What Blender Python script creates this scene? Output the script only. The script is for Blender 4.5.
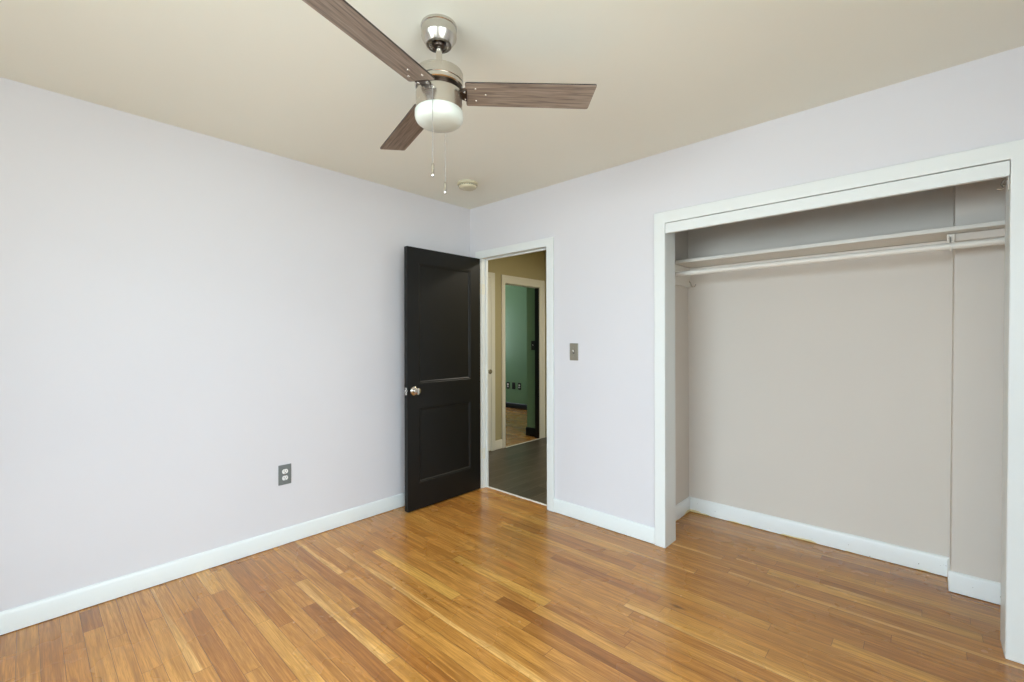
import bpy, bmesh, math, random
from mathutils import Vector, Matrix
R = math.radians
C = bpy.context.scene.collection
for o in list(bpy.data.objects):
    bpy.data.objects.remove(o)

# ------------------------------------------------------------------ camera
cam = bpy.data.cameras.new('camera')
cam.sensor_fit = 'HORIZONTAL'; cam.sensor_width = 36.0
cam.lens = 36.0 * 449.544 / 1024
cam.shift_y = -1.414 / 1024
cam.clip_start = 0.02; cam.clip_end = 60
cob = bpy.data.objects.new('camera', cam); C.objects.link(cob)
cob.matrix_world = (Matrix.Translation((2.97773, -2.67876, 1.28414)) @ Matrix.Rotation(0.745551, 4, 'Z')
                    @ Matrix.Rotation(R(90), 4, 'X') @ Matrix.Rotation(-0.00267, 4, 'Z'))
bpy.context.scene.camera = cob

# ------------------------------------------------------------------ world, exposure
w = bpy.data.worlds.new('sky'); bpy.context.scene.world = w; w.use_nodes = True
bg = w.node_tree.nodes['Background']
# dim sky above the horizon; bright glow added below it to lift the ceiling
wt = w.node_tree; wc = wt.nodes.new('ShaderNodeTexCoord'); wsep = wt.nodes.new('ShaderNodeSeparateXYZ'); wr_ = wt.nodes.new('ShaderNodeValToRGB')
wt.links.new(wc.outputs['Generated'], wsep.inputs[0])
wm = wt.nodes.new('ShaderNodeMath'); wm.operation = 'MULTIPLY_ADD'; wm.inputs[1].default_value = .5; wm.inputs[2].default_value = .5
wt.links.new(wsep.outputs[2], wm.inputs[0]); wt.links.new(wm.outputs[0], wr_.inputs[0]); wt.links.new(wr_.outputs[0], bg.inputs[0])
wr_.color_ramp.elements[0].position = .47; wr_.color_ramp.elements[0].color = (.98, 1.0, .90, 1)
wr_.color_ramp.elements[1].position = .52; wr_.color_ramp.elements[1].color = (.26, .31, .36, 1)
bg.inputs[1].default_value = 3.1
vs = bpy.context.scene.view_settings
vs.view_transform = 'Standard'; vs.look = 'None'; vs.gamma = 1; vs.use_curve_mapping = False
vs.exposure = 0.0

# ------------------------------------------------------------------ daylight through the windows, added hall fill light
def area(name, loc, rot, sx, sy, power, col, spread=180):
    l = bpy.data.lights.new(name, 'AREA'); l.shape = 'RECTANGLE'; l.size = sx; l.size_y = sy
    l.energy = power; l.color = col; l.spread = R(spread)
    o = bpy.data.objects.new(name, l); C.objects.link(o); o.location = loc; o.rotation_euler = rot
    return o
DAY = (0.73, 0.885, 1.0)
RX, FY, H = 3.62, -3.75, 2.44            # right wall, front wall (behind the camera), ceiling height
area('daylight_right_window', (RX + .42, -2.35, 1.75), (0, R(62), 0), 1.3, 1.6, 56, DAY, 130)
area('daylight_front_window', (2.15, FY - .42, 1.75), (R(60), 0, 0), 2.1, 1.3, 100, DAY, 130)
area('daylight_green_room_window', (-4.36, 2.75, 1.45), (0, R(-90), 0), 1.2, 1.1, 30, (0.82, 0.95, 1.0))
area('hall_fill', (.9, 1.05, 2.40), (0, 0, 0), .3, .3, 24, (1.0, .93, .80))  # fill light added to brighten the hall, no fixture behind it

# ------------------------------------------------------------------ mesh helpers
class MB:
    def __init__(s): s.bm = bmesh.new()
    def box(s, x0, x1, y0, y1, z0, z1):
        x0, x1 = min(x0, x1), max(x0, x1); y0, y1 = min(y0, y1), max(y0, y1); z0, z1 = min(z0, z1), max(z0, z1)
        v = [s.bm.verts.new(p) for p in ((x0,y0,z0),(x1,y0,z0),(x1,y1,z0),(x0,y1,z0),(x0,y0,z1),(x1,y0,z1),(x1,y1,z1),(x0,y1,z1))]
        for f in ((0,3,2,1),(4,5,6,7),(0,1,5,4),(1,2,6,5),(2,3,7,6),(3,0,4,7)):
            s.bm.faces.new([v[i] for i in f])
        return s
    def lathe(s, prof, center=(0,0,0), axis='Z', seg=48, closed=True):
        """prof: list of (radius, height) along the axis"""
        rings = []
        for r, h in prof:
            ring = []
            for k in range(seg if r > 1e-6 else 1):
                a = 2*math.pi*k/seg; u, v = r*math.cos(a), r*math.sin(a)
                p = {'Z': (u, v, h), 'X': (h, u, v), 'Y': (v, h, u)}[axis]
                ring.append(s.bm.verts.new(Vector(p) + Vector(center)))
            rings.append(ring)
        for a, b in zip(rings, rings[1:]):
            n = max(len(a), len(b))
            for k in range(n):
                k2 = (k+1) % n
                if len(a) == 1: f = [a[0], b[k], b[k2]]
                elif len(b) == 1: f = [a[k], a[k2], b[0]]
                else: f = [a[k], a[k2], b[k2], b[k]]
                try: s.bm.faces.new(f)
                except ValueError: pass
        for ring in (rings[0], rings[-1]):
            if len(ring) > 2 and closed: s.bm.faces.new(ring)
        return s
    def tube(s, pts, r, seg=10):
        pts = [Vector(p) for p in pts]; rings = []
        rr = r if isinstance(r, (list, tuple)) else [r]*len(pts)
        up = Vector((0,0,1))
        for i, p in enumerate(pts):
            t = (pts[min(i+1, len(pts)-1)] - pts[max(i-1, 0)]).normalized()
            ref = up if abs(t.dot(up)) < .95 else Vector((1,0,0))
            a = t.cross(ref).normalized(); b = t.cross(a).normalized()
            rings.append([s.bm.verts.new(p + (a*math.cos(2*math.pi*k/seg) + b*math.sin(2*math.pi*k/seg))*rr[i]) for k in range(seg)])
        for a, b in zip(rings, rings[1:]):
            for k in range(seg): s.bm.faces.new((a[k], a[(k+1)%seg], b[(k+1)%seg], b[k]))
        s.bm.faces.new(rings[0]); s.bm.faces.new(rings[-1])
        return s
    def prism(s, poly, lo, hi, axis='Z'):
        """poly: 2-D outline; extruded along axis from lo to hi"""
        def P(u, v, h): return {'Z': (u, v, h), 'X': (h, u, v), 'Y': (u, h, v)}[axis]
        a = [s.bm.verts.new(P(u, v, lo)) for u, v in poly]; b = [s.bm.verts.new(P(u, v, hi)) for u, v in poly]
        n = len(poly); s.bm.faces.new(a); s.bm.faces.new(b)
        for k in range(n): s.bm.faces.new((a[k], a[(k+1)%n], b[(k+1)%n], b[k]))
        return s
    def build(s, name, mat, parent=None, smooth=None, bevel=None, loc=None):
        bmesh.ops.recalc_face_normals(s.bm, faces=s.bm.faces)
        me = bpy.data.meshes.new(name); s.bm.to_mesh(me); s.bm.free()
        me.materials.append(mat)
        if smooth or bevel:
            me.shade_smooth(); me.set_sharp_from_angle(angle=R(smooth or 30))
        o = bpy.data.objects.new(name, me); C.objects.link(o)
        if loc: o.location = loc
        if parent: o.parent = parent
        if bevel:
            m = o.modifiers.new('bevel', 'BEVEL'); m.width = bevel; m.segments = 2; m.limit_method = 'ANGLE'
        return o
def tag(o, label=None, cat=None, group=None, kind=None):
    if label: o['label'] = label
    if cat: o['category'] = cat
    if group: o['group'] = group
    if kind: o['kind'] = kind
    return o
def S(o, label=None, cat=None): return tag(o, label, cat, kind='structure')
def empty(name, loc, rz=0):
    o = bpy.data.objects.new(name, None); C.objects.link(o); o.location = loc; o.rotation_euler = (0,0,rz)
    o.empty_display_size = .05
    return o
def copy_tree(o, parent=None):
    c = o.copy(); C.objects.link(c); c.parent = parent
    for ch in list(o.children): copy_tree(ch, c)
    return c

# ------------------------------------------------------------------ materials
def s2l(c): return tuple((x/255/12.92 if x/255 <= .04045 else ((x/255+.055)/1.055)**2.4) for x in c)
class NT:
    def __init__(s, name):
        s.m = bpy.data.materials.new(name); s.m.use_nodes = True; s.t = s.m.node_tree
        s.b = s.t.nodes['Principled BSDF']
    def n(s, typ, **kw):
        n = s.t.nodes.new(typ)
        for k, v in kw.items():
            if k == 'inp':
                for kk, vv in v.items():
                    if isinstance(vv, bpy.types.NodeSocket): s.t.links.new(vv, n.inputs[kk])
                    else: n.inputs[kk].default_value = vv
            else: setattr(n, k, v)
        return n
    def math(s, op, a, b=None, c=None):
        i = {0: a}
        if b is not None: i[1] = b
        if c is not None: i[2] = c
        return s.n('ShaderNodeMath', operation=op, inp=i).outputs[0]
    def mix(s, f, a, b, mode='MIX'):
        n = s.n('ShaderNodeMix', data_type='RGBA', blend_type=mode)
        for k, v in ((0, f), (6, a), (7, b)):
            if isinstance(v, bpy.types.NodeSocket): s.t.links.new(v, n.inputs[k])
            else: n.inputs[k].default_value = v if k == 0 else (*v[:3], 1)
        return n.outputs[2]
    def ramp(s, f, stops):
        r = s.n('ShaderNodeValToRGB'); s.t.links.new(f, r.inputs[0]); e = r.color_ramp.elements
        while len(e) < len(stops): e.new(.5)
        for k, (p, c) in enumerate(stops): e[k].position = p; e[k].color = (*c, 1) if len(c) == 3 else c
        return r.outputs[0]
    def set(s, **kw):
        for k, v in kw.items():
            k = k.replace('_', ' ')
            if isinstance(v, bpy.types.NodeSocket): s.t.links.new(v, s.b.inputs[k])
            else: s.b.inputs[k].default_value = v
        return s
    def bump(s, h, strength=.2, dist=.002):
        b = s.n('ShaderNodeBump', inp={'Strength': strength, 'Distance': dist, 'Height': h})
        s.t.links.new(b.outputs[0], s.b.inputs['Normal'])

def paint(name, col, rough=.6, var=.03, bump=.12, scale=1.2, spec=.3):
    t = NT(name)
    pos = t.n('ShaderNodeNewGeometry').outputs['Position']
    big = t.n('ShaderNodeTexNoise', inp={'Vector': pos, 'Scale': scale, 'Detail': 3.0}).outputs[0]
    c = t.mix(big, tuple(x*(1-var) for x in col), tuple(min(1, x*(1+var)) for x in col))
    t.set(Base_Color=c, Roughness=rough, Specular_IOR_Level=spec)
    fine = t.n('ShaderNodeTexNoise', inp={'Vector': pos, 'Scale': 160.0, 'Detail': 2.0}).outputs[0]
    t.bump(fine, bump, .001)
    return t.m
M = {}
M['wall'] = paint('lavender_white_wall_paint', (.715, .705, .725), .55)
M['ceiling'] = paint('warm_cream_ceiling_paint', (.88, .88, .785), .8, var=.02)
M['trim'] = paint('white_gloss_trim_paint', (.79, .82, .80), .32, var=.02, bump=.06, spec=.5)
M['closet'] = paint('beige_closet_paint', (.71, .66, .595), .6, var=.04)
M['closet_trim'] = paint('cream_shelf_paint', (.80, .77, .70), .4, var=.03)
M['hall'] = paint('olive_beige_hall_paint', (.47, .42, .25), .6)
M['hall_trim'] = paint('cream_hall_trim_paint', (.80, .79, .70), .4)
M['green'] = paint('sage_green_paint', (.17, .28, .17), .3)
M['black_door'] = paint('black_door_paint', (.007, .007, .0062), .42, var=.05, bump=.03, spec=.28)
M['black_trim'] = paint('black_baseboard_paint', (.008, .008, .009), .4)

def stained_trim():
    t = NT('white_baseboard_paint_with_yellowed_edge')
    pos = t.n('ShaderNodeNewGeometry').outputs['Position']
    z = t.n('ShaderNodeSeparateXYZ', inp={0: pos}).outputs[2]
    n = t.n('ShaderNodeTexNoise', inp={'Vector': pos, 'Scale': 5.0, 'Detail': 3.0}).outputs[0]
    lim = t.math('MULTIPLY', t.math('SUBTRACT', n, .50), .11)
    mask = t.math('LESS_THAN', z, lim)
    chip = t.n('ShaderNodeTexNoise', inp={'Vector': pos, 'Scale': 60.0, 'Detail': 2.0}).outputs[0]
    cm = t.math('GREATER_THAN', chip, .76)
    c = t.mix(mask, (.84, .865, .85), (.78, .66, .34)); c = t.mix(cm, c, (.20, .18, .15))
    t.set(Base_Color=c, Roughness=.35); return t.m
M['stained_trim'] = stained_trim()

def metal(name, col, rough, brushed=False):
    t = NT(name); t.set(Base_Color=(*col, 1), Metallic=1.0, Roughness=rough)
    co = t.n('ShaderNodeTexCoord').outputs['Object']
    mp = t.n('ShaderNodeMapping', inp={'Vector': co, 'Scale': (8, 8, 120) if brushed else (60, 60, 60)}).outputs[0]
    n = t.n('ShaderNodeTexNoise', inp={'Vector': mp, 'Scale': 1.0, 'Detail': 2.0}).outputs[0]
    t.set(Roughness=t.math('MULTIPLY_ADD', n, .02, rough-.01))
    return t.m
M['nickel'] = metal('brushed_nickel', (.60, .57, .52), .27, True)
M['nickel_shiny'] = metal('polished_nickel', (.66, .63, .58), .12)
M['dark_metal'] = metal('dark_bronze_metal', (.10, .075, .06), .35)

M['brass_plate'] = metal('dull_bronze_switch_plate', (.36, .34, .27), .42)

def plain(name, col, rough=.4, **kw):
    t = NT(name)
    co = t.n('ShaderNodeTexCoord').outputs['Object']
    n = t.n('ShaderNodeTexNoise', inp={'Vector': co, 'Scale': 30.0, 'Detail': 2.0}).outputs[0]
    t.set(Base_Color=t.mix(n, tuple(x*.97 for x in col), tuple(min(1, x*1.03) for x in col)), Roughness=rough, **kw)
    return t.m
M['steel_plate'] = plain('grey_wall_plate', (.17, .19, .185), .42)
M['opal'] = plain('opal_glass', (.70, .74, .67), .3, Coat_Weight=.3, Coat_Roughness=.15)
M['dark_absorber'] = plain('dark_bounce_absorber', (.10, .07, .05), .7)  # for the unseen closet ceiling, coloured dark to cut light bouncing above the shelf
M['chain'] = metal('grey_bead_chain', (.36, .34, .32), .35)
M['white_plastic'] = plain('white_plastic', (.85, .85, .83), .35)
M['cream_plastic'] = plain('aged_cream_plastic', (.66, .62, .45), .5)
M['black_plastic'] = plain('black_plastic', (.012, .012, .013), .35)
M['slot'] = plain('dark_slot', (.02, .02, .02), .6)

def blade_mat():
    t = NT('weathered_grey_wood_laminate')
    co = t.n('ShaderNodeTexCoord').outputs['Object']
    mp = t.n('ShaderNodeMapping', inp={'Vector': co, 'Scale': (4, 70, 40)}).outputs[0]
    n = t.n('ShaderNodeTexNoise', inp={'Vector': mp, 'Scale': 1.6, 'Detail': 6.0, 'Distortion': .8}).outputs[0]
    c = t.ramp(n, [(.25, s2l((92, 79, 69))), (.5, s2l((140, 124, 110))), (.75, s2l((170, 155, 140)))])
    t.set(Base_Color=c, Roughness=.5); t.bump(n, .25, .001); return t.m
M['blade'] = blade_mat()
M['blade_edge'] = plain('dark_blade_edge', (.035, .025, .02), .5)

def board_mat(name, stops, sapcol, gap, rough, grain=(1.6, 38), wid=.057, gapw=.0011, graincol=.5, bumpd=.0006, coat=0.0, knots=False):
    """boards carry UVs in metres (u along the board, v across) and face values tone / sap"""
    t = NT(name)
    uv = t.n('ShaderNodeUVMap', uv_map='board').outputs[0]
    sep = t.n('ShaderNodeSeparateXYZ', inp={0: uv}); u, v = sep.outputs[0], sep.outputs[1]
    tone = t.n('ShaderNodeAttribute', attribute_name='tone').outputs['Fac']
    sap = t.n('ShaderNodeAttribute', attribute_name='sap').outputs['Fac']
    seed = t.math('MULTIPLY', tone, 91.7)
    vec = t.n('ShaderNodeCombineXYZ', inp={0: t.math('MULTIPLY', u, grain[0]), 1: t.math('MULTIPLY', v, grain[1]), 2: seed}).outputs[0]
    g = t.n('ShaderNodeTexNoise', inp={'Vector': vec, 'Scale': 1.0, 'Detail': 6.0, 'Roughness': .6, 'Distortion': 1.6}).outputs[0]
    vec2 = t.n('ShaderNodeCombineXYZ', inp={0: t.math('MULTIPLY', u, 14), 1: t.math('MULTIPLY', v, 420), 2: seed}).outputs[0]
    pores = t.n('ShaderNodeTexNoise', inp={'Vector': vec2, 'Scale': 1.0, 'Detail': 2.0}).outputs[0]
    # cathedral figure: distorted rings running down the board
    vec3 = t.n('ShaderNodeCombineXYZ', inp={0: t.math('MULTIPLY', u, 1.1), 1: t.math('MULTIPLY', v, 12), 2: seed}).outputs[0]
    wv = t.n('ShaderNodeTexNoise', inp={'Vector': vec3, 'Scale': 1.0, 'Detail': 1.0, 'Distortion': .6}).outputs[0]
    rings = t.math('PINGPONG', t.math('MULTIPLY', wv, 11), .5)
    base = t.ramp(tone, stops)
    # sapwood streak along one side of some boards
    sx = t.n('ShaderNodeTexNoise', inp={'Vector': t.n('ShaderNodeCombineXYZ', inp={0: t.math('MULTIPLY', u, 1.6), 1: seed}).outputs[0], 'Scale': 1.0, 'Detail': 1.0}).outputs[0]
    edge = t.math('MULTIPLY', t.math('SUBTRACT', sx, .12), wid)
    sm = t.math('SMOOTH_MIN', 1.0, t.math('MAXIMUM', t.math('MULTIPLY', t.math('SUBTRACT', edge, v), 700), 0), .05)
    base = t.mix(t.math('MULTIPLY', sm, sap), base, sapcol)
    dark = t.mix(1.0, base, (graincol, graincol*.88, graincol*.72), 'MULTIPLY')
    c = t.mix(t.math('MULTIPLY', t.ramp(g, [(.40, (0,0,0)), (.68, (1,1,1))]), 1.0), base, dark)
    c = t.mix(t.math('MULTIPLY', t.math('MULTIPLY', rings, rings), 1.4), c, dark)
    c = t.mix(t.math('MULTIPLY', t.ramp(pores, [(.48, (0,0,0)), (.66, (1,1,1))]), .6), c, dark)
    ln = t.n('ShaderNodeAttribute', attribute_name='len').outputs['Fac']
    dv = t.math('MINIMUM', v, t.math('SUBTRACT', wid, v)); du = t.math('MINIMUM', u, t.math('SUBTRACT', ln, u))
    dg = t.math('MINIMUM', dv, du)
    gm = t.math('LESS_THAN', dg, gapw)
    c = t.mix(t.math('MULTIPLY', gm, .8), c, gap)
    pos = t.n('ShaderNodeNewGeometry').outputs['Position']
    if knots:
        for cx, cy, rx, ry_, col, amt in ((2.095, -.557, .055, .014, s2l((74, 50, 30)), .75), (1.22, -.80, .09, .04, s2l((176, 84, 28)), .35), (2.45, -.86, .03, .01, s2l((110, 70, 40)), .5)):
            d = t.n('ShaderNodeVectorMath', operation='LENGTH', inp={0: t.n('ShaderNodeMapping', inp={'Vector': pos, 'Location': (-cx/rx, -cy/ry_, 0), 'Scale': (1/rx, 1/ry_, 1)}).outputs[0]}).outputs['Value']
            dn = t.math('ADD', d, t.math('MULTIPLY', t.math('SUBTRACT', g, .5), 1.6))
            c = t.mix(t.math('MULTIPLY', t.ramp(dn, [(.3, (1,1,1)), (1.0, (0,0,0))]), amt), c, col)
    wear = t.n('ShaderNodeTexNoise', inp={'Vector': pos, 'Scale': 2.2, 'Detail': 4.0}).outputs[0]
    t.set(Base_Color=c, Roughness=t.math('MULTIPLY_ADD', wear, .16, rough-.06), Coat_Weight=coat, Coat_Roughness=.18)
    t.bump(t.math('SUBTRACT', t.math('MULTIPLY', g, .3), gm), .35, bumpd)
    return t.m
M['oak'] = board_mat('oak_strip_floor', [(0, s2l((144, 88, 38))), (.2, s2l((180, 118, 54))), (.45, s2l((202, 140, 66))), (.7, s2l((214, 154, 76))), (1, s2l((236, 182, 92)))],
                     s2l((234, 180, 104)), s2l((84, 50, 26)), .25, graincol=.50, wid=.066, gapw=.0009, coat=.25, knots=True)
M['gray_plank'] = board_mat('grey_wood_look_plank', [(0, s2l((62, 56, 46))), (.5, s2l((84, 77, 66))), (1, s2l((108, 100, 88)))],
                     s2l((130, 124, 112)), s2l((150, 140, 124)), .33, grain=(2.2, 22), wid=.15, gapw=.0012, graincol=.6)

def boards(name, x0, x1, y0, y1, z, wid, lens, mat, along='X', seed=1, special=(), origin=0.0, sap_p=.12, thick=.02):
    """A floor laid board by board; each board one quad with its own tone. special: (y, x_start, x_end, tone, sap)"""
    rnd = random.Random(seed); bm = bmesh.new()
    uvl = bm.loops.layers.uv.new('board'); rows = []
    a0, a1, b0, b1 = (x0, x1, y0, y1) if along == 'X' else (y0, y1, x0, x1)
    k0 = math.floor((b0-origin)/wid); k1 = math.ceil((b1-origin)/wid)
    data = []
    for k in range(k0, k1):
        c0 = origin + k*wid; segs = []
        sp = sorted([s for s in special if c0 <= s[0] < c0+wid], key=lambda s: s[1])
        a = a0 - rnd.random()*lens[1]
        while a < a1:
            L = rnd.uniform(*lens); tone = min(1, max(0, rnd.gauss(.48, .115))); sap = 1.0 if rnd.random() < sap_p else 0.0
            e = a + L
            nxt = next((s for s in sp if s[2] > a+.001), None)
            if nxt:
                if nxt[1] <= a + .02: e = nxt[2]; tone = nxt[3]; sap = nxt[4]
                elif e > nxt[1]: e = nxt[1]
            segs.append((a, e, tone, sap)); a = e
        for a, e, tone, sap in segs:
            if e <= a0 or a >= a1: continue
            p, q = max(a, a0), min(e, a1); r0, r1 = max(c0, b0), min(c0+wid, b1)
            if q-p < .001 or r1-r0 < 1e-5: continue
            cs = [(p, r0), (q, r0), (q, r1), (p, r1)]
            vs_ = [bm.verts.new((u, v, z) if along == 'X' else (v, u, z)) for u, v in cs]
            if along != 'X': vs_ = vs_[::-1]; cs = cs[::-1]
            f = bm.faces.new(vs_)
            for lp, (u, v) in zip(f.loops, cs): lp[uvl].uv = (u-a, v-c0)
            data.append((tone, sap, e-a))
    nb = len(data)
    # slab below the boards
    v = [bm.verts.new(p) for p in ((x0,y0,z),(x1,y0,z),(x1,y1,z),(x0,y1,z),(x0,y0,z-thick),(x1,y0,z-thick),(x1,y1,z-thick),(x0,y1,z-thick))]
    for f in ((4,7,6,5),(0,4,5,1),(1,5,6,2),(2,6,7,3),(3,7,4,0)): bm.faces.new([v[i] for i in f])
    me = bpy.data.meshes.new(name); bm.to_mesh(me); bm.free(); me.materials.append(mat)
    for i, an in enumerate(('tone', 'sap', 'len')):
        at = me.attributes.new(an, 'FLOAT', 'FACE')
        at.data.foreach_set('value', [d[i] for d in data] + [(.5, 0, 1)[i]]*(len(me.polygons)-nb))
    o = bpy.data.objects.new(name, me); C.objects.link(o)
    return o

# ------------------------------------------------------------------ layout numbers (metres)
WT = .138                                   # back wall thickness incl. jamb
DX0, DX1, DZ = .155, .872, 1.985            # door opening
CX0, CX1, CZ = 1.797, 3.215, 1.997          # closet opening
CL, CRW, CB, COLX, COLY = 1.665, 3.42, .69, 3.072, .51   # closet inside
HX, HX1, HY = -.72, 1.50, 1.955             # hall
GY = 3.52                                   # green room far wall

# ------------------------------------------------------------------ floors
BW = .066
special = [(-1.19, .50, 1.25, .93, 0), (-.96, .93, 1.62, .86, 0), (-1.117, 1.42, 2.5, .10, 0), (-1.35, .30, 2.4, .62, 1), (-2.185, .03, .90, .55, 1),
           (-1.67, .52, 1.4, .78, 1), (-2.47, .04, .25, .15, 0), (-.71, 1.90, 2.7, .76, 1), (-.39, 2.68, 3.3, .80, 0), (-1.94, .06, .75, .74, 0),
           (-.58, 1.35, 2.0, .22, 0), (-1.05, 1.6, 2.4, .72, 0)]
fl = boards('floor', 0, RX, FY, BW, 0, BW, (.4, 1.7), M['oak'], seed=7, special=special, sap_p=.04)
S(fl, 'honey oak strip floor of the empty bedroom', 'floor')
cf = boards('floor_closet', CL, CRW, BW, CB, 0, BW, (.45, 1.5), M['oak'], seed=12, sap_p=.03, special=[(.07, 2.33, 3.15, .88, 0)])
S(cf, 'oak strip floor inside the open closet', 'floor')
S(boards('floor_hall', HX, HX1, BW, HY, 0, .15, (.9, 1.22), M['gray_plank'], along='Y', seed=4, sap_p=0, origin=.02),
  'grey wood-look plank floor of the hall beyond the doorway', 'floor')
S(boards('floor_green_room', -4.2, HX, .6, GY, 0, BW, (.45, 1.5), M['oak'], seed=21, sap_p=.06),
  'oak floor of the green room beyond the hall', 'floor')
S(MB().prism([(.046, -.001), (.050, .0035), (.066, .0035), (.070, -.001)], DX0, DX1, 'X').build('trim_threshold', M['closet_trim']),
  'thin pale threshold strip in the doorway', 'threshold')

# ------------------------------------------------------------------ walls and ceiling
T, TD = .12, .062
S(MB().box(-T, 0, FY-T, T, 0, H).build('wall_left', M['wall']), 'lavender white wall on the left with an outlet', 'wall')
b = MB()
j_ = .018
b.box(0, DX0-j_, 0, TD, 0, H).box(DX0-j_, DX1+j_, 0, TD, DZ+j_, H).box(DX1+j_, 1.45, 0, TD, 0, H).box(1.45, CX0-j_, 0, T, 0, H).box(CX0-j_, CX1+.026, 0, T, CZ+j_, H).box(CX1+.026, RX, 0, T, 0, H)
S(b.build('wall_back', M['wall']), 'lavender white back wall with doorway and closet opening', 'wall')
# right wall with window opening (beside and behind the camera)
wy0, wy1, wz0, wz1 = -3.05, -1.65, .80, 2.12
b = MB(); b.box(RX, RX+T, FY, wy0, 0, H).box(RX, RX+T, wy1, T, 0, H).box(RX, RX+T, wy0, wy1, 0, wz0).box(RX, RX+T, wy0, wy1, wz1, H)
S(b.build('wall_right', M['wall']), 'lavender white wall with a window to the right of the camera', 'wall')
fx0, fx1 = 1.20, 3.10
b = MB(); b.box(0, fx0, FY-T, FY, 0, H).box(fx1, RX+T, FY-T, FY, 0, H).box(fx0, fx1, FY-T, FY, 0, wz0).box(fx0, fx1, FY-T, FY, wz1, H)
S(b.build('wall_front', M['wall']), 'lavender white wall with a window behind the camera', 'wall')
S(MB().box(-T, RX+T, FY-T, T, H, H+.1).build('ceiling', M['ceiling']), 'cream ceiling with a three-blade fan', 'ceiling')

def window(n, horiz, a0, a1, pos, out):
    """sash window: frame, meeting rail, sill, inside casing"""
    f = MB()
    def bx(u0, u1, d0, d1, z0, z1):
        f.box(u0, u1, pos+d0*out, pos+d1*out, z0, z1) if horiz else f.box(pos+d0*out, pos+d1*out, u0, u1, z0, z1)
    mid = (a0+a1)/2
    for u0, u1 in ((a0, a0+.05), (a1-.05, a1), (mid-.03, mid+.03)): bx(u0, u1, .03, .09, wz0, wz1)
    bx(a0, a1, .03, .09, wz0, wz0+.05); bx(a0, a1, .03, .09, wz1-.05, wz1); bx(a0, a1, .03, .08, (wz0+wz1)/2-.02, (wz0+wz1)/2+.02)
    for u0, u1 in ((a0-.07, a0), (a1, a1+.07)): bx(u0, u1, -.018, 0, wz0-.07, wz1+.07)
    bx(a0, a1, -.018, 0, wz1, wz1+.07); bx(a0, a1, -.018, 0, wz0-.07, wz0-.02); bx(a0-.09, a1+.09, -.05, .03, wz0-.02, wz0)
    S(f.build('window_%d' % n, M['trim'], bevel=.003), 'white framed sash window %s' % ('behind the camera' if horiz else 'right of the camera'), 'window')
window(1, False, wy0, wy1, RX, 1)
window(2, True, fx0, fx1, FY, -1)

# closet shell
S(MB().box(CL-.10, CL, T, CB, 0, H).build('wall_closet_left', M['closet']), 'beige left side wall of the closet', 'wall')
S(MB().box(CL-.10, CRW+.1, CB, CB+.1, 0, H).build('wall_closet_back', M['closet']), 'beige back wall of the closet', 'wall')
S(MB().box(CRW, CRW+.1, T, CB, 0, H).build('wall_closet_right', M['closet']), 'beige right side wall of the closet', 'wall')
ch_ = MB().box(COLX, CRW, COLY, CB, 0, H).build('wall_closet_chase', M['closet'], bevel=.004)
for v in ch_.data.vertices:
    if v.co.x < COLX+.01: v.co.x += (v.co.z/2.0 - .45)*.020      # pillar edge skewed to imitate lens distortion, like the post beside it
S(ch_, 'beige boxed-out pillar in the right back corner of the closet', 'wall')
S(MB().box(CL-.10, CRW+.1, T, CB+.1, H, H+.1).build('ceiling_closet', M['dark_absorber']), 'unseen closet ceiling, darkened to cut bounced light', 'ceiling')

# hall shell
hd = (.20, .96)                                                     # closed door in hall wall
gd = (1.195, 1.845); GZ = 1.957; TH = .07
b = MB(); b.box(HX-TH, HX, T, gd[0], 0, H).box(HX-TH, HX, gd[0], gd[1], GZ, H).box(HX-TH, HX, gd[1], HY+.1, 0, H)
S(b.build('wall_hall_left', M['hall']), 'olive beige hall wall around the inner doorway', 'wall')
S(MB().box(HX, HX1+.1, HY, HY+.1, 0, H).build('wall_hall_end', M['hall']), 'olive beige end wall of the hall', 'wall')
S(MB().box(HX1, HX1+.1, T, HY, 0, H).build('wall_hall_right', M['hall']), 'olive beige right wall of the hall', 'wall')
S(MB().box(HX-TH, -T, 0, T, 0, H).build('wall_hall_near', M['hall']), 'olive beige near wall of the hall', 'wall')
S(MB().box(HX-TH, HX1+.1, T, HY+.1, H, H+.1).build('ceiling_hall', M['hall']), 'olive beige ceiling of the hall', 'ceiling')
S(MB().box(-T, DX0-.02, TD, TD+.003, 0, H).box(DX1+.02, 1.45, TD, TD+.003, 0, H).box(DX0-.02, DX1+.02, TD, TD+.003, DZ+.02, H)
  .build('wall_hall_front', M['hall']), 'olive beige hall side of the bedroom wall', 'wall')
# green room shell
S(MB().box(-4.2, -.96, GY, GY+.1, 0, H).build('wall_green_room_back', M['green']), 'sage green far wall with three outlets', 'wall')
S(MB().box(-.96, HX-TH, 1.88, GY+.1, 0, H).build('wall_green_room_pier', M['green']), 'dark green wall end just inside the inner doorway', 'wall')
b = MB(); b.box(-4.3, -4.2, .6, 2.1, 0, H).box(-4.3, -4.2, 3.4, GY+.1, 0, H).box(-4.3, -4.2, 2.1, 3.4, 0, .85).box(-4.3, -4.2, 2.1, 3.4, 2.05, H)
S(b.build('wall_green_room_left', M['green']), 'sage green wall with window opening', 'wall')
S(MB().box(-4.3, HX-TH, .5, .6, 0, H).build('wall_green_room_near', M['green']), 'sage green near wall of the inner room', 'wall')
S(MB().box(-4.3, HX-TH, .5, GY+.1, H, H+.1).build('ceiling_green_room', M['ceiling']), 'cream ceiling of the green room', 'ceiling')

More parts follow.
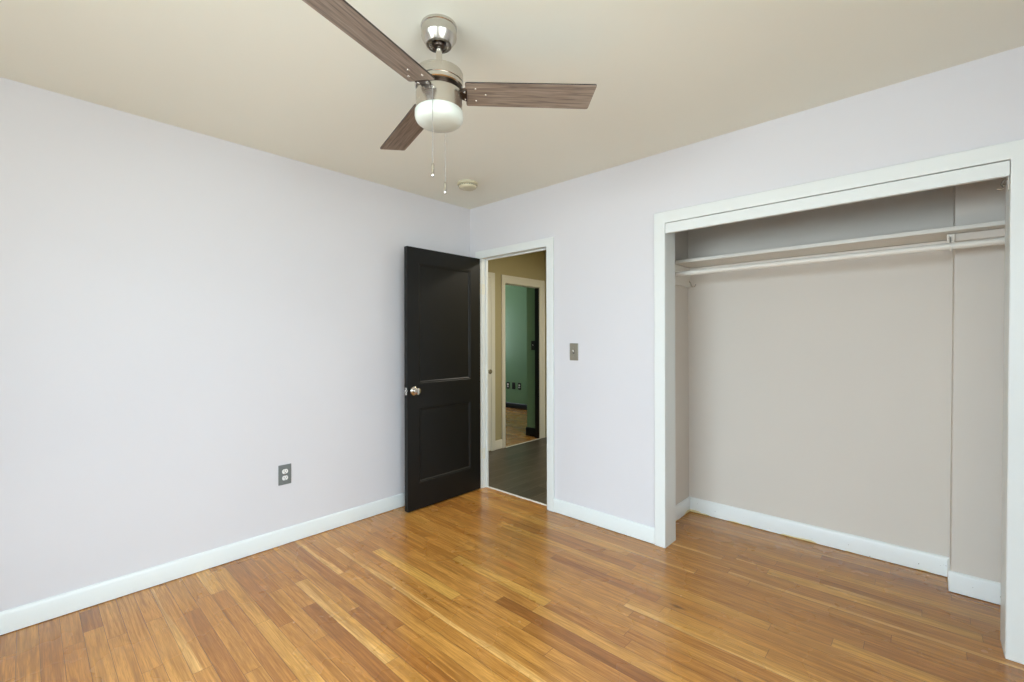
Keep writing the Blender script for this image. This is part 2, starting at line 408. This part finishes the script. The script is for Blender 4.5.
# ------------------------------------------------------------------ baseboards
def base_prof(t, h): return [(0, .0035), (t, .0035), (t, h-.012), (t*.62, h-.003), (t*.3, h), (0, h)]
def baseboard(name, p0, p1, n, h, t, mat, label, mb=None):
    """run from p0 to p1 with outward normal n (axis aligned)"""
    m = mb or MB(); pr = base_prof(t, h)
    if n[0]: m.prism([(p0[0]+n[0]*d, z) for d, z in pr], p0[1], p1[1], 'Y') if False else m.bm and _py(m, pr, p0, p1, n)
    else: m.prism([(p0[1]+n[1]*d, z) for d, z in pr], p0[0], p1[0], 'X')
    if mb is None: return S(m.build(name, mat, smooth=40), label, 'baseboard')
def _py(m, pr, p0, p1, n): m.prism([(p0[0]+n[0]*d, z) for d, z in pr], p0[1], p1[1], 'Y')
baseboard('baseboard_left', (0, FY), (0, 0), (1, 0), .10, .013, M['trim'], 'white baseboard along the left wall')
baseboard('baseboard_back', (.934, 0), (1.729, 0), (0, -1), .10, .015, M['trim'], 'white baseboard between doorway and closet')
baseboard('baseboard_right', (RX, FY), (RX, 0), (-1, 0), .10, .013, M['trim'], 'white baseboard along the right wall')
baseboard('baseboard_front', (0, FY), (RX, FY), (0, 1), .10, .013, M['trim'], 'white baseboard behind the camera')
baseboard('baseboard_back_corner', (3.285, 0), (RX, 0), (0, -1), .10, .013, M['trim'], 'white baseboard right of the closet')
baseboard('baseboard_closet_left', (CL, T), (CL, CB), (1, 0), .105, .013, M['stained_trim'], 'white baseboard on the left inside of the closet, yellowed at its foot')
baseboard('baseboard_closet_back', (CL, CB), (COLX, CB), (0, -1), .108, .013, M['stained_trim'], 'long white baseboard at the back of the closet')
m = MB(); baseboard('', (COLX-.017, COLY), (CRW, COLY), (0, -1), .105, .014, None, '', m); baseboard('', (COLX-.004, COLY), (COLX-.004, CB), (-1, 0), .105, .013, None, '', m)
S(m.build('baseboard_closet_chase', M['stained_trim'], smooth=40), 'short white baseboard around the closet pillar', 'baseboard')
baseboard('baseboard_hall_left', (HX, 1.02), (HX, 1.14), (1, 0), .107, .012, M['hall_trim'], 'short white baseboard between the two hall doorways')
baseboard('baseboard_hall_right', (.94, TD+.003), (1.45, TD+.003), (0, 1), .107, .012, M['hall_trim'], 'white baseboard on the hall side of the bedroom wall')
baseboard('baseboard_green_room_back', (-4.2, GY), (-.96, GY), (0, -1), .10, .014, M['black_trim'], 'black baseboard along the far green wall')
m = MB(); baseboard('', (-.972, 1.88), (-.79, 1.88), (0, -1), .115, .013, None, '', m); baseboard('', (-.96, 1.88), (-.96, GY), (-1, 0), .115, .013, None, '', m)
S(m.build('baseboard_green_room_pier', M['black_trim'], smooth=40), 'black baseboard around the green wall end', 'baseboard')

# ------------------------------------------------------------------ casings and jambs
def lens_skew(o):
    # right-hand closet post skewed with height to imitate lens distortion, not really leaning
    for v in o.data.vertices:
        if v.co.x > 3.0: v.co.x += (v.co.z/2.0 - .55)*.020
    return o
def casing(name, u0, u1, z1, wd, plane, out, mat, label, axis='X', th=.018, side=(1, 1), bevel=.004):
    """door casing around opening u0..u1, top z1; lies on plane, sticking out by th in direction out"""
    m = MB()
    def bx(a, b_, z0, z2, t=th):
        m.box(a, b_, plane, plane+out*t, z0, z2) if axis == 'X' else m.box(plane, plane+out*t, a, b_, z0, z2)
    o0, o1 = (u0-wd if side[0] else u0), (u1+wd if side[1] else u1); zt = z1+wd
    poly = ([(o0, 0), (u0, 0), (u0, z1)] if side[0] else [(u0, z1)]) + ([(u1, z1), (u1, 0), (o1, 0)] if side[1] else [(u1, z1)]) + [(o1, zt), (o0, zt)]
    m.prism(poly, plane, plane+out*th, 'Y' if axis == 'X' else 'X')
    return S(m.build(name, mat, bevel=bevel), label, 'door casing')
casing('trim_1', DX0-.004, DX1, DZ, .063, 0, -1, M['trim'], 'white casing around the bedroom doorway')
JD = .066
j = MB(); j.box(DX0-.02, DX0, 0, JD, 0, DZ).box(DX1, DX1+.02, 0, JD, 0, DZ).box(DX0-.02, DX1+.02, 0, JD, DZ, DZ+.02)
j.box(DX0, DX0+.010, .040, .062, 0, DZ).box(DX1-.010, DX1, .040, .062, 0, DZ).box(DX0, DX1, .040, .062, DZ-.010, DZ)
dj = S(j.build('trim_2', M['trim'], bevel=.002), 'white jamb lining of the bedroom doorway', 'door jamb')
closet_casing = casing('trim_3', CX0, CX1, CZ, .070, 0, -1, M['trim'], 'wide white casing around the closet opening', th=.020)
j = MB(); j.box(CX0-.02, CX0, 0, WT, 0, CZ).box(CX1, CX1+.02, 0, WT, 0, CZ).box(CX0-.02, CX1+.02, 0, WT, CZ, CZ+.02)
lens_skew(closet_casing); lens_skew(S(j.build('trim_4', M['trim'], bevel=.003), 'white jamb lining of the closet opening', 'closet jamb'))
# fascia board hung just under the head casing, a thin gap above it
S(lens_skew(MB().box(CX0+.002, CX1-.002, -.016, .006, 1.933, CZ-.0035).build('trim_5', M['trim'], bevel=.002)),
  'white fascia board hiding the closet door track, gap above it', 'fascia board')
S(MB().box(CX0+.002, CX1-.003, .05, .09, 1.985, CZ).build('trim_6', M['dark_metal']), 'metal sliding door track under the closet head', 'door track')
casing('trim_7', gd[0], gd[1], GZ, .055, HX, 1, M['hall_trim'], 'cream casing around the inner green-room doorway', axis='Y', th=.016, side=(1, 0))
m = MB(); m.box(HX, HX+.016, gd[1], gd[1]+.095, 0, GZ+.095).box(HX, HX+.014, gd[0]-.055, gd[1]+.095, GZ, GZ+.095)
m.box(HX+.016, HX+.022, gd[1]+.045, gd[1]+.095, 0, GZ+.095)
S(m.build('trim_8', M['hall_trim'], bevel=.003), 'cream right side and head casing of the inner doorway', 'door casing')
S(MB().box(HX-TH+.002, HX-.002, gd[1]-.006, gd[1], 0, GZ).build('trim_9', M['black_trim']), 'black painted right jamb of the green-room doorway', 'door jamb')
S(MB().box(HX-TH, HX, gd[0], gd[0]+.004, 0, GZ).box(HX-TH, HX, gd[0], gd[1], GZ-.004, GZ).build('trim_10', M['hall_trim']), 'cream left jamb of the green-room doorway', 'door jamb')
casing('trim_11', hd[0], hd[1], 1.995, .062, HX, 1, M['hall_trim'], 'cream casing around the closed hall door', axis='Y', th=.016)
S(MB().box(HX, HX+.02, gd[0], gd[1], -.001, .003).build('trim_12', M['hall_trim']), 'narrow strip where grey planks meet oak', 'threshold')

# closed white door in the hall
d = S(MB().box(HX, HX+.009, hd[0], hd[1], .01, 1.995).build('door_2', M['hall_trim'], bevel=.002), 'closed white hall door left of the green-room doorway', 'door')
MB().lathe([(0, 0), (.02, 0), (.02, .006), (.009, .012), (.009, .03), (.024, .04), (.026, .052), (.018, .062), (0, .064)], (HX+.009, hd[1]-.06, .92), 'X', 24).build('door_knob', M['nickel'], d, smooth=35)

# ------------------------------------------------------------------ black two-panel door, open against the left wall
dx0, dx1, dy0, dy1, dz0, dz1 = .121, .160, -.765, -.030, .010, 1.978
P = [(-.664, -.139, .955, 1.863), (-.664, -.139, .204, .769)]
m = MB()
m.box(dx0, dx1, dy0, P[0][0], dz0, dz1).box(dx0, dx1, P[0][1], dy1, dz0, dz1)
m.box(dx0, dx1, P[0][0], P[0][1], dz0, P[1][2]).box(dx0, dx1, P[0][0], P[0][1], P[1][3], P[0][2]).box(dx0, dx1, P[0][0], P[0][1], P[0][3], dz1)
door = S(m.build('door_1', M['black_door']), 'black two-panel door standing open against the left wall', 'door')
for y0, y1, z0, z1 in P:
    b = bmesh.new()
    for xs, sg in ((dx1, -1), (dx0, 1)):                     # moulded recess, both faces
        loops = []
        for ins, dep in ((0, 0), (.003, .002), (.012, .003), (.018, .0075), (.034, .0075)):
            x = xs + sg*dep
            loops.append([b.verts.new(p) for p in ((x, y0+ins, z0+ins), (x, y1-ins, z0+ins), (x, y1-ins, z1-ins), (x, y0+ins, z1-ins))])
        for a, c in zip(loops, loops[1:]):
            for k in range(4): b.faces.new((a[k], a[(k+1) % 4], c[(k+1) % 4], c[k]))
        b.faces.new(loops[-1])
    mm = MB(); mm.bm.free(); mm.bm = b
    mm.build('door_panel', M['black_door'], door)
kz, ky = .902, -.707
for sg, xf in ((1, dx1), (-1, dx0)):
    prof = [(0, 0), (.033, 0), (.033, .004), (.028, .009), (.014, .012), (.011, .016), (.011, .024), (.019, .030), (.026, .038), (.0275, .046), (.024, .053), (.012, .057), (0, .0575)]
    if sg < 0: prof = [(r, h*.75) for r, h in prof]
    k = MB().lathe([(r, sg*h) for r, h in prof], (xf, ky, kz), 'X', 32).build('door_knob', M['nickel_shiny'], door, smooth=35)
tag(k, None)
lp = MB().box(dx0+.008, dx1-.008, dy0-.0015, dy0, kz-.028, kz+.028).box(dx0+.013, dx1-.013, dy0-.010, dy0, kz-.010, kz+.010).build('latch_plate', M['nickel_shiny'], door, bevel=.001)
for hz in (1.72, .30):
    h = MB().box(DX0-.001, DX0+.0015, -.004, .032, hz-.045, hz+.045)
    for q in range(5): h.lathe([(0, -.0085), (.0055, -.0085), (.0055, .0085), (0, .0085)], (DX0-.002, -.0255, hz-.036+q*.018), 'Z', 14)
    h.build('door_hinge', M['hall_trim'], door, smooth=40)

# ------------------------------------------------------------------ closet shelf, cleats, rod, hooks
sz0, sz1, sy0 = 1.812, 1.834, .41
m = MB().prism([(CL, sy0), (CRW, sy0), (CRW, COLY), (COLX, COLY), (COLX, CB), (CL, CB)], sz0, sz1)
tag(m.build('closet_shelf', M['closet_trim'], bevel=.002), 'long cream painted shelf across the top of the closet', 'shelf')
S(MB().box(CL, CL+.018, WT+.01, CB, 1.670, sz0-.002).build('trim_13', M['closet_trim'], bevel=.002), 'cream cleat board on the left closet wall under the shelf', 'cleat')
S(MB().box(CL+.018, COLX, CB-.018, CB, 1.765, sz0-.002).build('trim_14', M['closet_trim'], bevel=.002), 'long cream cleat under the back of the closet shelf', 'cleat')
S(MB().box(COLX, CRW, COLY-.016, COLY, 1.772, sz0-.002).build('trim_15', M['closet'], bevel=.002), 'beige cleat on the pillar front under the shelf', 'cleat')
S(MB().box(CRW-.018, CRW, WT+.01, COLY-.016, 1.670, sz0-.002).build('trim_16', M['closet_trim'], bevel=.002), 'cream cleat board on the right closet wall', 'cleat')
ry, rz = .315, 1.724
rod = tag(empty('closet_rod', (CL, ry, rz)), 'cream painted hanging rod running under the closet shelf', 'closet rod')
MB().tube([(.018, 0, 0), (CRW-CL-.018, 0, 0)], .0165, 24).build('rod', M['closet_trim'], rod, smooth=40)
for x in (.018, CRW-CL-.018):
    s = 1 if x < 1 else -1
    MB().lathe([(0, 0), (.027, 0), (.027, s*.004), (.019, s*.006), (.019, s*.016), (.0166, s*.016)], (x, 0, 0), 'X', 24).build('rod_socket', M['closet_trim'], rod, smooth=35)
# bracket under the shelf at the pillar corner: plate + strap + hook cradling the rod
br = tag(empty('rod_bracket', (3.062, .41, 1.78)), 'small metal bracket holding the rod near the closet pillar', 'bracket')
MB().box(-.010, .020, .070, .1, -.018, .030).build('block', M['closet_trim'], br, bevel=.003)
pts = [(0, .07, .012), (0, .04, .008), (0, .0, -.012), (0, -.045, -.030)] 
hook = [(0, -.095 + .020*math.cos(a), -.056 + .020*math.sin(a)) for a in [R(x) for x in range(60, -200, -26)]]
MB().tube(pts + hook, .004, 10).build('hook', M['closet_trim'], br, smooth=60)
# robe hook at the back end of the left cleat
rh = tag(empty('coat_hook', (CL+.018, .655, 1.70)), 'small metal hook on the left closet cleat in the back corner', 'hook')
MB().box(0, .003, -.010, .010, -.03, .03).build('hook_plate', M['closet_trim'], rh, bevel=.001)
MB().tube([(0, 0, .012), (.012, 0, .0), (.016, 0, -.012)] + [(.032 - .017*math.cos(R(a)), 0, -.014 - .017*math.sin(R(a))) for a in range(0, 200, 20)], .0038, 10).build('hook_arm', M['nickel_shiny'], rh, smooth=60)
# bent catch high on the right closet jamb
ct = tag(empty('door_catch', (CX1+.007, .02, 1.912)), 'tiny bent metal catch high on the right closet jamb', 'catch')
MB().box(-.003, 0, -.014, .014, -.03, .03).build('catch_plate', M['closet_trim'], ct, bevel=.001)
MB().tube([(-.003, 0, .016), (-.016, 0, .010), (-.022, -.004, -.004), (-.014, -.008, -.014), (-.020, -.014, -.026), (-.034, -.016, -.022)], .003, 8).build('catch_arm', M['nickel_shiny'], ct, smooth=60)

# ------------------------------------------------------------------ outlet, switches
def duplex(name, loc, rz, label, plate_mat, face_mat, group=None):
    """local frame: x = out of the wall, y across, z up"""
    e = tag(empty(name, loc, rz), label, 'outlet', group)
    MB().prism([(-.0385, -.0625), (.0385, -.0625), (.0385, .0625), (-.0385, .0625)], 0, .0055, 'X').build('wall_plate', plate_mat, e, bevel=.0025)
    for dz in (.0205, -.0205):
        poly = [(.0175*math.cos(R(a)), dz + max(-.0135, min(.0135, .0175*math.sin(R(a))))) for a in range(0, 360, 12)]
        r = MB().prism(poly, .005, .0085, 'X').build('receptacle', face_mat, e, smooth=35)
        MB().box(.0084, .0090, -.0078, -.0052, dz-.001, dz+.008).box(.0084, .0090, .0052, .0078, dz-.001, dz+.007)\
            .lathe([(0, .0084), (.0028, .0084), (.0028, .0090), (0, .0090)], (0, 0, dz-.007), 'X', 12).build('slot', M['slot'], r)
    MB().lathe([(0, .0055), (.0032, .0055), (.0028, .0070), (0, .0072)], (0, 0, 0), 'X', 14).build('screw', M['nickel_shiny'], e, smooth=40)
    return e
duplex('wall_outlet', (0, -1.570, .438), 0, 'grey plate with white double outlet low on the left wall', M['steel_plate'], M['white_plastic'])
def switch(name, loc, rz, label, plate_mat, tog_mat):
    e = tag(empty(name, loc, rz), label, 'light switch')
    MB().prism([(-.036, -.0615), (.036, -.0615), (.036, .0615), (-.036, .0615)], 0, .006, 'X').build('wall_plate', plate_mat, e, bevel=.0025)
    MB().box(.006, .0075, -.0055, .0055, -.012, .012).build('toggle_slot', M['slot'], e)
    MB().prism([(.005, -.006), (.018, .006), (.020, .013), (.015, .015), (.005, .004)], -.004, .004, 'Y').build('toggle', tog_mat, e, bevel=.001)
    for dz in (.030, -.030):
        MB().lathe([(0, .006), (.0032, .006), (.0028, .0075), (0, .0077)], (0, 0, dz), 'X', 14).build('screw', M['nickel_shiny'], e, smooth=40)
    return e
switch('light_switch', (1.113, 0, 1.195), R(-90), 'dull bronze toggle switch plate on the back wall right of the doorway', M['brass_plate'], M['white_plastic'])
switch('light_switch', (-.845, 1.88, 1.205), R(-90), 'black toggle switch on the dark green wall end beyond the hall', M['black_plastic'], M['white_plastic'])
gz = .42
duplex('wall_outlet', (-2.850, GY, gz), R(-90), 'leftmost of three outlets on the far green wall, white faced', M['black_plastic'], M['white_plastic'], 'outlets on the green wall')
e = tag(empty('wall_plate', (-2.705, GY, gz), R(-90)), 'all black blank plate between two outlets on the far green wall', 'wall plate')
MB().prism([(-.0385, -.0625), (.0385, -.0625), (.0385, .0625), (-.0385, .0625)], 0, .0055, 'X').build('plate', M['black_plastic'], e, bevel=.0025)
MB().lathe([(0, .005), (.008, .005), (.008, .012), (.005, .013), (0, .013)], (0, 0, 0), 'X', 20).build('cable_jack', M['black_plastic'], e, smooth=35)
duplex('wall_outlet', (-2.560, GY, gz), R(-90), 'rightmost of three outlets on the far green wall, white faced', M['black_plastic'], M['white_plastic'], 'outlets on the green wall')

# ------------------------------------------------------------------ smoke detector
sd = tag(empty('smoke_detector', (.490, -.462, H)), 'round cream smoke detector on the ceiling near the corner', 'smoke detector')
MB().lathe([(0, 0), (.074, 0), (.076, -.004), (.076, -.014), (.072, -.017), (0, -.017)], seg=48).build('mounting_base', M['cream_plastic'], sd, smooth=35)
cv = MB().lathe([(0, -.017), (.062, -.017), (.067, -.021), (.067, -.030), (.062, -.038), (.050, -.044), (.025, -.047), (0, -.0475)], seg=48).build('cover', M['cream_plastic'], sd, smooth=35)
vt = MB()
for k in range(24):
    a = 2*math.pi*k/24; c_, s_ = math.cos(a), math.sin(a)
    vt.tube([(c_*.0672-s_*.004, s_*.0672+c_*.004, -.0255), (c_*.0672+s_*.004, s_*.0672-c_*.004, -.0255)], .0022, 6)
vt.build('vent_slot', M['slot'], cv)
MB().lathe([(0, -.046), (.008, -.046), (.008, -.050), (0, -.0505)], (-.022, .0, 0), seg=18).build('test_button', M['cream_plastic'], cv, smooth=35)

# ------------------------------------------------------------------ ceiling fan
FC = (1.657, -1.641)
fan = tag(empty('ceiling_fan', (FC[0], FC[1], H)), 'three-blade ceiling fan in brushed nickel with grey wood blades and opal light', 'ceiling fan')
def zz(z): return z - H
MB().lathe([(0, 0), (.0655, 0), (.0665, -.004), (.0665, -.010), (.0640, -.012), (.0645, -.042), (.0640, -.044), (.0480, -.0690), (.046, -.0715), (.036, -.0725), (.034, -.066), (.026, -.064), (.024, -.058), (0, -.058)]).build('canopy', M['nickel'], fan, smooth=28)
MB().lathe([(0, -.060), (.0225, -.060), (.024, -.068), (.020, -.077), (.013, -.080), (0, -.080)]).build('hanger_ball', M['dark_metal'], fan, smooth=35)
MB().lathe([(.0115, -.06), (.0115, -.165), (.0115, -.182)]).build('downrod', M['nickel_shiny'], fan, smooth=35)
MB().lathe([(.0116, -.155), (.016, -.157), (.018, -.163), (.018, -.172), (0, -.172)]).build('rod_collar', M['nickel'], fan, smooth=35)
MB().lathe([(0, zz(2.272)), (.050, zz(2.272)), (.078, zz(2.270)), (.086, zz(2.266)), (.0885, zz(2.260)), (.0885, zz(2.230)), (.0860, zz(2.228)), (.0880, zz(2.226)), (.0880, zz(2.214)), (.084, zz(2.211)), (0, zz(2.211))]).build('motor_housing', M['nickel'], fan, smooth=28)
MB().lathe([(0, zz(2.212)), (.066, zz(2.212)), (.066, zz(2.190)), (0, zz(2.198))]).build('flywheel', M['dark_metal'], fan, smooth=35)
MB().lathe([(0, zz(2.2)), (.078, zz(2.196)), (.0835, zz(2.193)), (.0845, zz(2.188)), (.0845, zz(2.124)), (.082, zz(2.121)), (0, zz(2.121))]).build('switch_housing', M['nickel'], fan, smooth=28)
sh = MB().lathe([(.080, zz(2.1255)), (.086, zz(2.125)), (.0880, zz(2.1225)), (.0885, zz(2.106)), (.0870, zz(2.096)), (.082, zz(2.087)), (.073, zz(2.080)), (.055, zz(2.0745)), (.03, zz(2.072)), (0, zz(2.071))], closed=True).build('glass_shade', M['opal'], fan, smooth=60)
# blades: local +X outward; clockwise edge rides higher
r0, r1, wr, wt_, thk = .098, .571, .0585, .0625, .006
def rounded(pts, rad, n=4):
    out = []
    for i, p in enumerate(pts):
        p = Vector(p); a = (Vector(pts[i-1])-p).normalized(); b = (Vector(pts[(i+1) % len(pts)])-p).normalized()
        for k in range(n+1):
            t = k/n; out.append(tuple(p + a*rad*(1-t)**2 + b*rad*t**2))
    return out
outline = rounded([(r0, -wr), (r1+.004, -wt_), (r1-.006, wt_), (r0, wr)], .008)
bl = MB().prism(outline, -thk/2, thk/2).build('blade', M['blade'], fan, bevel=.0012)
bl.data.materials.append(M['blade_edge'])
for p in bl.data.polygons:
    if abs(p.normal.z) < .5: p.material_index = 1
iron = MB()
iron.prism(rounded([(.118, -.030), (.150, -.040), (.205, -.022), (.205, .022), (.150, .040), (.118, .030)], .008), thk/2, thk/2+.004)
iron.prism([(.058, -.016), (.125, -.026), (.125, .026), (.058, .016)], thk/2, thk/2+.006)
iron.prism([(.080, -.021), (.099, -.030), (.103, -.030), (.103, .030), (.099, .030), (.080, .021)], -thk/2-.004, thk/2+.001)
iron.build('blade_iron', M['dark_metal'], bl, bevel=.0015)
for sx, sy in ((.135, -.030), (.135, .030), (.172, 0)):
    MB().lathe([(0, -thk/2-.003), (.0025, -thk/2-.0028), (.0046, -thk/2-.001), (.0046, -thk/2), (0, -thk/2)], (sx, sy, 0), seg=14).build('screw', M['nickel_shiny'], bl, smooth=50)
for sy in (-.018, .018):
    MB().lathe([(0, -thk/2-.007), (.0025, -thk/2-.0065), (.0042, -thk/2-.005), (.0042, -thk/2-.004), (0, -thk/2-.004)], (.095, sy, 0), seg=14).build('screw', M['nickel_shiny'], bl, smooth=50)
for k, ang in enumerate((45.3, 164.6, 285.5)):
    o = bl if k == 0 else copy_tree(bl, fan)
    o.location = (0, 0, zz(2.192)); o.rotation_euler = (R(-11), 0, R(ang))
    o.rotation_mode = 'XYZ'
# pull chains
def chain(dx, dy, ztop, zf, out=0.0):
    m = MB(); z = ztop
    m.tube([(dx, dy, zz(ztop)), (dx, dy, zz(zf))], .0009, 6)
    n = int((ztop-zf)/.0055)
    for q in range(n):
        m.lathe([(0, -.0016), (.0013, -.0009), (.0016, 0), (.0013, .0009), (0, .0016)], (dx, dy, zz(ztop-(q+.5)*.0055)), seg=6)
    ch = m.build('pull_chain', M['chain'], fan)
    MB().lathe([(0, .004), (.002, .004), (.0046, 0), (.0050, -.006), (.0050, -.036), (.0046, -.041), (.003, -.044), (0, -.045)], (dx, dy, zz(zf)), seg=20).build('chain_fob', M['nickel_shiny'], ch, smooth=35)
vx, vy = .624, -.495         # unit-ish direction fan -> camera is (.79,-.61)
n_ = math.hypot(FC[0]-2.9777, FC[1]+2.6788); ux, uy = (2.9777-FC[0])/n_, (-2.6788-FC[1])/n_
chain(ux*.090+uy*.0225, uy*.090-ux*.0225, 2.172, 1.896)
chain(-ux*.088-uy*.0225, -uy*.088+ux*.0225, 2.160, 1.896)
MB().lathe([(0, 0), (.006, 0), (.006, .004), (.0035, .010), (0, .011)], (0, 0, 0), 'X', 16).build('chain_nipple', M['nickel_shiny'], fan, smooth=40, loc=(ux*.079+uy*.0225, uy*.079-ux*.0225, zz(2.174))).rotation_euler = (0, 0, math.atan2(uy, ux))
